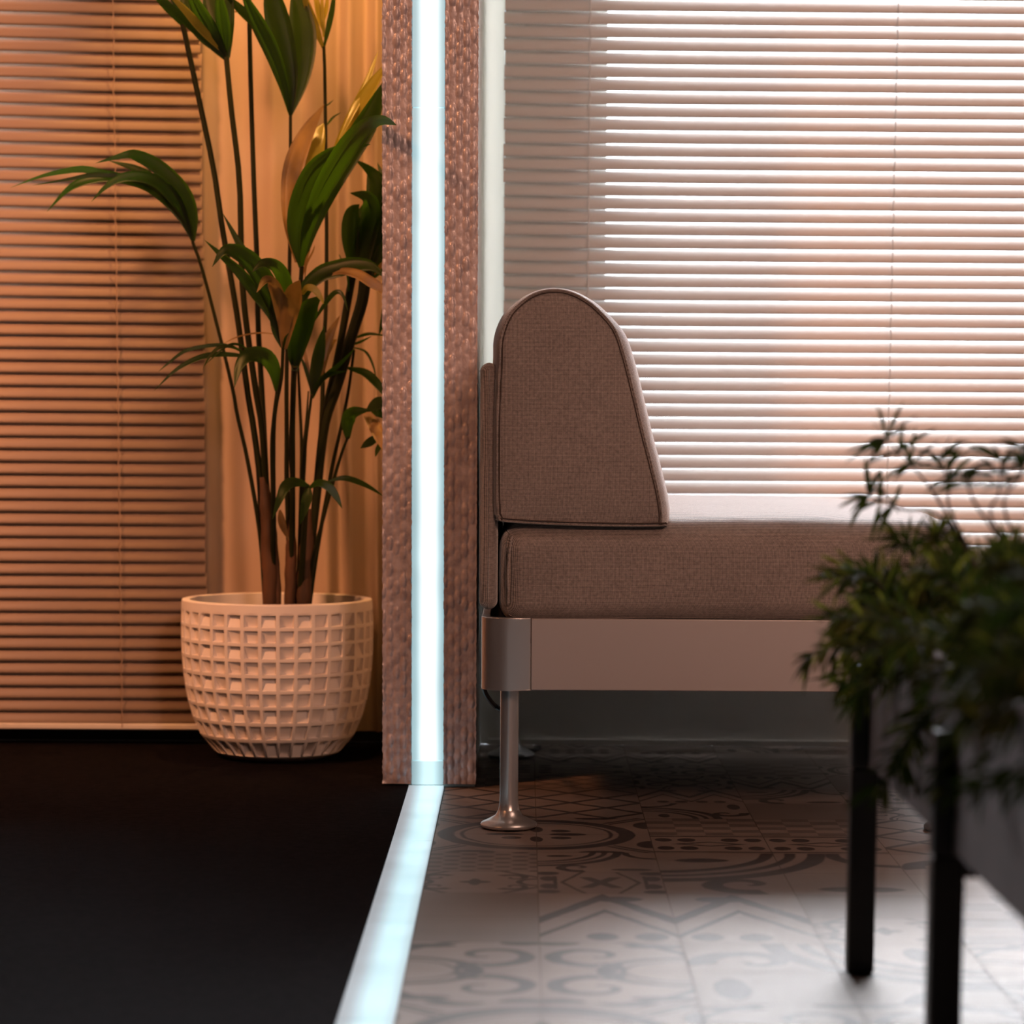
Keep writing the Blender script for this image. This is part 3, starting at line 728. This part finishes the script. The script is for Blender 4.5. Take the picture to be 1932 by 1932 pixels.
frond([(548, 218), (548, 345), (546, 517), (541, 690), (541, 832), (541, 899), (544, 994), (549, 1140)], (6, 11), A - .01, [
    ([(548, 222), (535, 160), (512, 95), (482, 35), (452, -25)], 30, A - .09, Lf, dict(base=.1, peak=.6)),
    ([(549, 220), (547, 150), (533, 80), (517, 10), (505, -50)], 46, A - .03, Lf, dict(base=.08, peak=.6)),
    ([(549, 218), (566, 150), (572, 80), (566, 20), (555, -50)], 50, A + .02, Lf, dict(base=.08, peak=.55)),
    ([(545, 205), (527, 140), (500, 75), (470, 30), (425, -10)], 9, A + .05, Ly),
    ([(505, 70), (475, 38), (448, 12), (420, -15)], 18, A - .05, Lf),
    ([(500, 45), (470, 28), (452, 22), (434, 24)], 5, A - .03, Lb)])
frond([(611, 88), (613, 153), (616, 383), (616, 515), (614, 601), (610, 663), (608, 767), (602, 870), (598, 932), (586, 1040), (576, 1140)], (6, 11), A + .03, [
    ([(610, 92), (595, 50), (578, 5), (565, -40)], 15, A - .0, Ly, dict(base=.3)),
    ([(611, 60), (602, 25), (590, -35)], 13, A + .04, Ly, dict(base=.3)),
    ([(611, 90), (620, 50), (628, 10), (633, -40)], 11, A + .02, Lf, dict(base=.3)),
    ([(611, 40), (616, 15), (620, -30)], 8, A + .04, Ly), ([(611, 70), (609, 30), (606, -30)], 8, A + .03, Ly, dict(base=.5)),
    ([(616, 237), (628, 222), (644, 212)], 5, A - .05, Lf), ([(614, 200), (622, 195), (630, 188)], 4, A - .02, Lf)])
frond([(569, 502), (567, 540), (560, 610), (555, 674), (552, 767), (550, 850), (552, 912), (552, 1000), (549, 1140)], (8, 11), A - .10, [
    ([(566, 505), (556, 445), (563, 385), (588, 325), (625, 292), (660, 281), (700, 272)], 34, A - .22, Lf, dict(fold=.3, base=.12, peak=.35)),
    ([(569, 505), (578, 440), (602, 370), (634, 312), (665, 266), (695, 238), (722, 228), (748, 236)], 40, A - .48, Lf, dict(fold=.35, base=.12, peak=.5)),
    ([(570, 503), (590, 430), (622, 355), (658, 290), (696, 225), (727, 150)], 44, A - .12, Lf, dict(base=.1, peak=.7)),
    ([(600, 400), (630, 310), (660, 240), (693, 175), (735, 112)], 30, A - .02, Ly, dict(base=.15, peak=.6)),
    ([(640, 262), (665, 210), (690, 160), (714, 95)], 14, A + .03, Ly, dict(peak=.5)),
    ([(560, 495), (548, 410), (553, 320), (578, 252), (612, 196)], 38, A - .04, Lb, dict(base=.2, peak=.5)),
    ([(563, 495), (566, 410), (578, 330), (594, 265), (611, 232)], 46, A - .01, Ly, dict(base=.15, peak=.6)),
    ([(571, 498), (580, 470), (590, 430), (592, 380)], 10, A - .12, Lf),
    ([(575, 530), (578, 500), (590, 475), (594, 462)], 4, A - .13, Lb), ([(572, 520), (578, 490), (586, 470)], 4, A - .12, Lb)])
frond([(690, 520), (683, 570), (664, 632), (637, 725), (616, 787), (606, 850), (600, 912), (588, 1020), (573, 1140)], (23, 15), A - .04, [
    ([(672, 520), (662, 455), (664, 405), (678, 385)], 34, A - .05, Lf, dict(base=.4)),
    ([(680, 525), (690, 455), (700, 400), (692, 372), (660, 364)], 38, A - .07, Lf, dict(base=.4, peak=.35)),
    ([(690, 525), (712, 460), (724, 395), (716, 348), (698, 322), (668, 300)], 34, A - .03, Lf, dict(base=.4, peak=.35)),
    ([(694, 525), (704, 455), (702, 390), (694, 315)], 28, A - .0, Lf, dict(base=.4)),
    ([(700, 520), (722, 440), (728, 360), (712, 306)], 22, A + .02, Lf), ([(676, 525), (678, 460), (684, 410), (690, 380)], 34, A - .01, Lf),
    ([(700, 528), (715, 500), (727, 470), (730, 430)], 28, A - .05, Lf), ([(705, 520), (720, 500), (732, 492)], 8, A - .1, Lb)], m=M_stem)
frond([(668, 505), (658, 560), (647, 622), (633, 694), (618, 756), (608, 820), (600, 900), (580, 1140)], (15, 12), A - .0, [
    ([(728, 560), (726, 595), (715, 632)], 14, A, Lf)])
frond([(556, 690), (554, 720), (552, 800), (552, 912), (548, 1140)], (11, 10), A - .14, [
    ([(556, 690), (562, 640), (578, 590), (606, 558)], 44, A - .2, Lf, dict(base=.35, peak=.5)),
    ([(556, 700), (562, 640), (568, 590), (577, 545)], 36, A - .12, Lf, dict(base=.3)),
    ([(562, 600), (575, 548), (603, 518), (636, 507), (669, 500), (702, 503), (726, 524)], 32, A - .17, Lf, dict(base=.4, peak=.5)),
    ([(600, 525), (640, 512), (672, 516), (700, 532), (720, 546), (732, 560)], 19, A - .26, Lb, dict(base=.2, peak=.6)),
    ([(568, 560), (578, 543), (592, 545), (604, 560), (611, 574)], 13, A - .24, Ly),
    ([(590, 610), (612, 575), (632, 552), (646, 556), (657, 588)], 9, A - .16, Lf),
    ([(556, 700), (552, 665), (545, 620)], 18, A - .14, Lf),
    ([(575, 620), (590, 600), (600, 580)], 12, A - .16, Lf)])
frond([(534, 655), (531, 713), (520, 770), (516, 832), (516, 970), (516, 1140)], (6, 10), A - .16, [
    ([(534, 655), (520, 600), (482, 551), (451, 513), (418, 482), (385, 452)], 24, A - .2, Lf, dict(base=.3, peak=.25)),
    ([(536, 650), (525, 590), (500, 530), (470, 490), (440, 473), (420, 475), (400, 504)], 36, A - .24, Lf, dict(base=.3, peak=.3)),
    ([(520, 560), (480, 505), (451, 459), (420, 402)], 15, A - .15, Lf),
    ([(538, 650), (547, 580), (535, 525), (518, 501), (494, 497), (475, 514)], 26, A - .28, Lf, dict(peak=.4)),
    ([(536, 648), (530, 590), (520, 545), (502, 528), (484, 552)], 24, A - .3, Lb, dict(peak=.4)),
    ([(536, 658), (541, 610), (553, 560), (566, 528)], 36, A - .24, Lb, dict(base=.3, peak=.6)),
    ([(534, 656), (532, 620), (530, 570), (515, 530)], 44, A - .18, Lf, dict(base=.2, peak=.5)),
    ([(530, 632), (490, 628), (450, 635), (418, 650)], 3, A - .1, Lb), ([(534, 660), (538, 640), (545, 628)], 5, A - .2, Lf)])
frond([(523, 738), (516, 800), (514, 851), (516, 970), (515, 1140)], (7, 12), A - .12, [
    ([(523, 742), (518, 701), (501, 673), (470, 670), (451, 692), (442, 732)], 30, A - .25, Lf, dict(base=.2, peak=.4)),
    ([(470, 678), (447, 670), (399, 669), (363, 680), (328, 701), (290, 738)], 10, A - .22, Lf),
    ([(465, 668), (430, 652), (395, 652), (350, 662), (318, 685), (298, 702)], 7, A - .18, Lf),
    ([(468, 672), (440, 655), (415, 655), (396, 672), (382, 698)], 7, A - .28, Lf), ([(480, 668), (450, 650), (425, 655), (385, 690)], 5, A - .2, Lf)])
frond([(562, 684), (567, 788), (569, 850), (568, 940), (562, 1140)], (5, 9), A + .02, [([(562, 690), (556, 665), (552, 640)], 12, A, Lf)])
frond([(588, 745), (577, 829), (574, 870), (570, 940), (566, 1140)], (5, 12), A - .05, [
    ([(588, 748), (600, 700), (614, 650), (642, 594)], 26, A - .02, Lb, dict(peak=.5)),
    ([(588, 745), (596, 700), (604, 655), (612, 615)], 24, A - .06, Lf),
    ([(590, 745), (612, 712), (640, 688), (672, 655)], 9, A - .1, Lf), ([(590, 752), (602, 722), (622, 706), (655, 700)], 11, A - .08, Lf),
    ([(587, 738), (578, 700), (565, 668)], 7, A - .05, Lf), ([(586, 730), (580, 690), (572, 650), (580, 628)], 7, A - .03, Lb),
    ([(592, 720), (606, 680), (622, 650), (636, 640)], 18, A - .0, Lb)])
frond([(582, 738), (578, 790), (573, 850), (570, 940), (560, 1140)], (3, 8), A + .0, [])
frond([(668, 660), (664, 690), (656, 746), (643, 808), (629, 870), (618, 930), (598, 1040), (584, 1140)], (5, 9), A - .02, [
    ([(655, 694), (690, 704), (715, 728), (729, 752)], 17, A - .08, Lf, dict(peak=.5)),
    ([(666, 655), (690, 664), (704, 690), (711, 722)], 5, A - .05, Lf), ([(664, 640), (695, 630), (730, 634)], 6, A - .03, Lf), ([(660, 652), (680, 645), (702, 634)], 5, A - .06, Lf),
    ([(640, 480), (655, 520), (660, 580)], 4, A, Lf)])
frond([(657, 823), (643, 860), (629, 908), (608, 985), (590, 1060), (580, 1140)], (5, 9), A - .08, [
    ([(656, 828), (656, 795), (668, 778), (698, 774)], 26, A - .12, Lf, dict(base=.3)),
    ([(728, 752), (712, 762), (690, 777)], 24, A - .12, Lf, dict(base=.3)),
    ([(686, 772), (704, 798), (720, 830), (729, 857)], 24, A - .16, Lb, dict(base=.4)),
    ([(716, 820), (698, 834), (680, 846)], 16, A - .13, Lf), ([(724, 830), (714, 845), (708, 862)], 10, A - .14, Lf), ([(700, 775), (715, 775), (729, 790)], 26, A - .1, Lf, dict(base=.5))])
frond([(579, 915), (577, 960), (572, 1030), (566, 1140)], (9, 14), A - .12, [
    ([(584, 918), (562, 910), (542, 914), (529, 938), (514, 980)], 20, A - .22, Lf, dict(peak=.5)),
    ([(582, 922), (600, 911), (620, 918), (634, 936), (646, 960)], 16, A - .2, Lf, dict(peak=.5)),
    ([(620, 908), (645, 902), (668, 906), (697, 919), (726, 938)], 11, A - .1, Lf),
    ([(583, 918), (578, 945), (566, 990)], 19, A - .16, Lf, dict(base=.3)), ([(528, 962), (533, 990), (545, 1020)], 14, A - .1, Lb, dict(peak=.4))])
for pth, ww in (([(497, 900), (503, 960), (508, 1050), (510, 1142)], (14, 30)), ([(547, 980), (549, 1050), (547, 1142)], (10, 22)), ([(583, 960), (578, 1050), (573, 1142)], (14, 28)), ([(515, 960), (520, 1060), (524, 1142)], (8, 14))):
    mb = MB(); P = spline([at(x, y, A - .01) for x, y in pth], 20)
    mb.tube([p + Vector((noise.noise(p * 40) * .002, 0, 0)) for p in P], [(ww[0] + (ww[1] - ww[0]) * min(1, k / 8)) / 2 * sc_ * (1 + .15 * noise.noise(P[k] * 60)) for k in range(20)], 12)
    mb.build('trunk', M_sheath, palm)

# ------------------------------------------------------------------ planter in the foreground
lp = atz(1620, 1832); PLY = lp.y; plx = at(1622, 1600, PLY).x
bx0 = plx + .006; bz0 = at(1650, 1440, PLY).z; bz1 = bz0 + .150; by1 = PLY + .022; by0 = 1.62; bx1 = bx0 + .26
planter = empty('planter', ((bx0 + bx1) / 2, 2.3, 0), label='grey trough planter on black wooden legs in the right foreground', cat='planter')
mb = MB(); t = .012
mb.box(bx0, bx1, by0, by1, bz0, bz0 + t); mb.box(bx0, bx0 + t, by0, by1, bz0 + t, bz1); mb.box(bx1 - t, bx1, by0, by1, bz0 + t, bz1)
mb.box(bx0 + t, bx1 - t, by0, by0 + t, bz0 + t, bz1); mb.box(bx0 + t, bx1 - t, by1 - t, by1, bz0 + t, bz1)
mb.build('trough', M_felt, planter, smooth=False)
mb = MB(); mb.box(bx0 + t, bx1 - t, by0 + t, by1 - t, bz1 - .04, bz1 - .02); mb.build('soil', M_soil, planter, smooth=False)
ltop = at(1620, 1258, PLY).z
ly2 = 2.27
for yy in (PLY, ly2, 2 * ly2 - PLY):
    for side in (0, 1):
        mb = MB(); xa = bx0 - .0175 if side == 0 else bx1 + .0175; s = 1 if side == 0 else -1
        xs_ = sorted((xa, xa + s * .0173)); xl = sorted((xa, xa + s * .0275))
        mb.box(xs_[0], xs_[1], yy - .014, yy + .014, bz0 - .004, ltop)
        mb.box(xl[0], xl[1], yy - .014, yy + .014, 0.0005, bz0 - .0042)
        mb.build('leg', M_darkwood, planter, bevel=.0025)
    mb = MB(); mb.box(bx0 + .011, bx1 - .011, yy - .012, yy + .012, bz0 - .022, bz0 - .0005); mb.build('crossbar', M_darkwood, planter, smooth=False)

def leafblade(mb, p, d, L, W, droop, mi=0):
    pts = []; q = Vector(p); v = d.normalized()
    for k in range(5):
        pts.append(q.copy()); q = q + v * L / 4; v = (v + Vector((0, 0, -droop * .25))).normalized()
    n = 5; rows = []
    side = d.cross(Vector((random.uniform(-.4, .4), random.uniform(-1, -.3), random.uniform(.2, 1)))).normalized()
    for k, pt in enumerate(pts):
        wd = W / 2 * (.35, .9, 1, .7, .03)[k]; rows.append([pt - side * wd, pt, pt + side * wd])
    mb.grid(rows, False, mi)
def shrub(x, y, z, nb, spread, height, seed, label, yellow=.15, lean=(0, 0), ll=.036, dr=.13):
    random.seed(seed); e = empty('shrub', (x, y, z), label=label, cat='plant', group='low shrubs filling the planter')
    ms, ml = MB(), MB()
    for b in range(nb):
        th = 2 * PI * b / nb + random.uniform(-.4, .4); rr = spread * random.uniform(.35, 1.0); hh = height * random.uniform(.35, 1) * (1.15 - .5 * rr / spread)
        tip = Vector((x + rr * math.cos(th) + lean[0], y + rr * math.sin(th) * 1.0 + lean[1], z + hh - random.uniform(0, dr) * (rr / spread > .5)))
        root = Vector((x + .02 * math.cos(th), y + .02 * math.sin(th), z)); mid = root.lerp(tip, .5) + Vector((0, 0, hh * .35))
        P = spline([root, mid, tip], 12); ms.tube(P, [.0018 * (1 - k / 14) for k in range(12)], 5)
        for k in range(2, 12):
            for _ in range(6):
                t = (P[min(k + 1, 11)] - P[k - 1]).normalized(); a = random.uniform(0, 2 * PI)
                u = t.cross(Vector((.3, .2, 1))).normalized(); v = t.cross(u)
                d = t * random.uniform(.3, 1.0) + (u * math.cos(a) + v * math.sin(a)) * random.uniform(.5, 1)
                leafblade(ml, P[k] + (P[min(k + 1, 11)] - P[k]) * random.random(), d, ll * random.uniform(.6, 1.2), .0036 * random.uniform(.7, 1.3), random.uniform(.2, 1.2), 1 if random.random() < yellow else 0)
    ms.build('branches', M_twig, e); o = ml.build('foliage', [M_bush, M_bushy], e, sharp=180)
zs0 = bz1 - .02
shrub(bx0 + .055, 2.74, zs0, 30, .135, .12, 1, 'bushy low shrub at the far left corner of the grey planter', .3, (-.012, 0))
shrub(bx0 + .170, 2.72, zs0, 22, .11, .13, 2, 'dark low shrub at the far end of the planter, nearer the window side', .1)
shrub(bx0 + .075, 2.48, zs0, 34, .13, .12, 3, 'drooping shrub above the far planter leg, spilling over its left edge', .2, (-.02, 0), dr=.19)
shrub(bx0 + .15, 2.36, zs0, 30, .12, .19, 4, 'taller dark shrub in the middle of the planter', .05)
shrub(bx0 + .085, 2.24, zs0, 34, .12, .13, 5, 'blurred brown-green shrub hanging over the near planter leg', .2, (-.02, 0), dr=.14)
shrub(bx0 + .10, 2.02, zs0, 34, .13, .17, 6, 'darkest shrub at the right edge of the picture, nearest the viewer', .05, (-.02, 0), dr=.14)
def umbrella(stems, label, seed):
    random.seed(seed); b0 = stems[0][0][0]; e = empty('umbrella_plant', b0, label=label, cat='plant', group='whorled plants rising from the planter'); ms, ml = MB(), MB()
    for pts, n, R_ in stems:
        P = spline(pts, 16); ms.tube(P, [.0018 - .0008 * k / 15 for k in range(16)], 5)
        for k in (15, 13, 11):
            t = (P[k] - P[k - 1]).normalized(); u = t.cross(Vector((.2, 1, .1))).normalized(); v = t.cross(u)
            for j in range(n if k == 15 else n // 2):
                a = 2 * PI * j / n * (1 if k == 15 else 2) + random.uniform(-.25, .25)
                d = (u * math.cos(a) + v * math.sin(a)) + t * random.uniform(-.1, .8)
                leafblade(ml, P[k], d, R_ * random.uniform(.6, 1.1), .0050, random.uniform(.1, .9))
    ms.build('stems', M_twig, e); ml.build('foliage', M_bush, e, sharp=180)
b = Vector((bx0 + .13, 2.70, zs0))
umbrella([([b, at(1780, 960, 2.72), at(1730, 890, 2.74), at(1672, 828, 2.75)], 13, .046), ([b, at(1790, 990, 2.74), at(1700, 960, 2.76), at(1640, 935, 2.78)], 11, .042),
          ([b, at(1800, 980, 2.72), at(1790, 920, 2.74), at(1775, 865, 2.75)], 12, .042)], 'airy plant with narrow whorled leaves against the blinds, left of its twin', 11)
b = Vector((bx0 + .17, 2.56, zs0))
umbrella([([b, at(1880, 1000, 2.58), at(1885, 930, 2.6), at(1890, 870, 2.6)], 14, .042), ([b, at(1860, 980, 2.56), at(1830, 925, 2.55), at(1815, 895, 2.55)], 9, .034),
          ([b, at(1900, 980, 2.58), at(1925, 900, 2.6), at(1940, 850, 2.6)], 10, .036)], 'upright whorled plant rising above the shrubs near the right edge', 12)
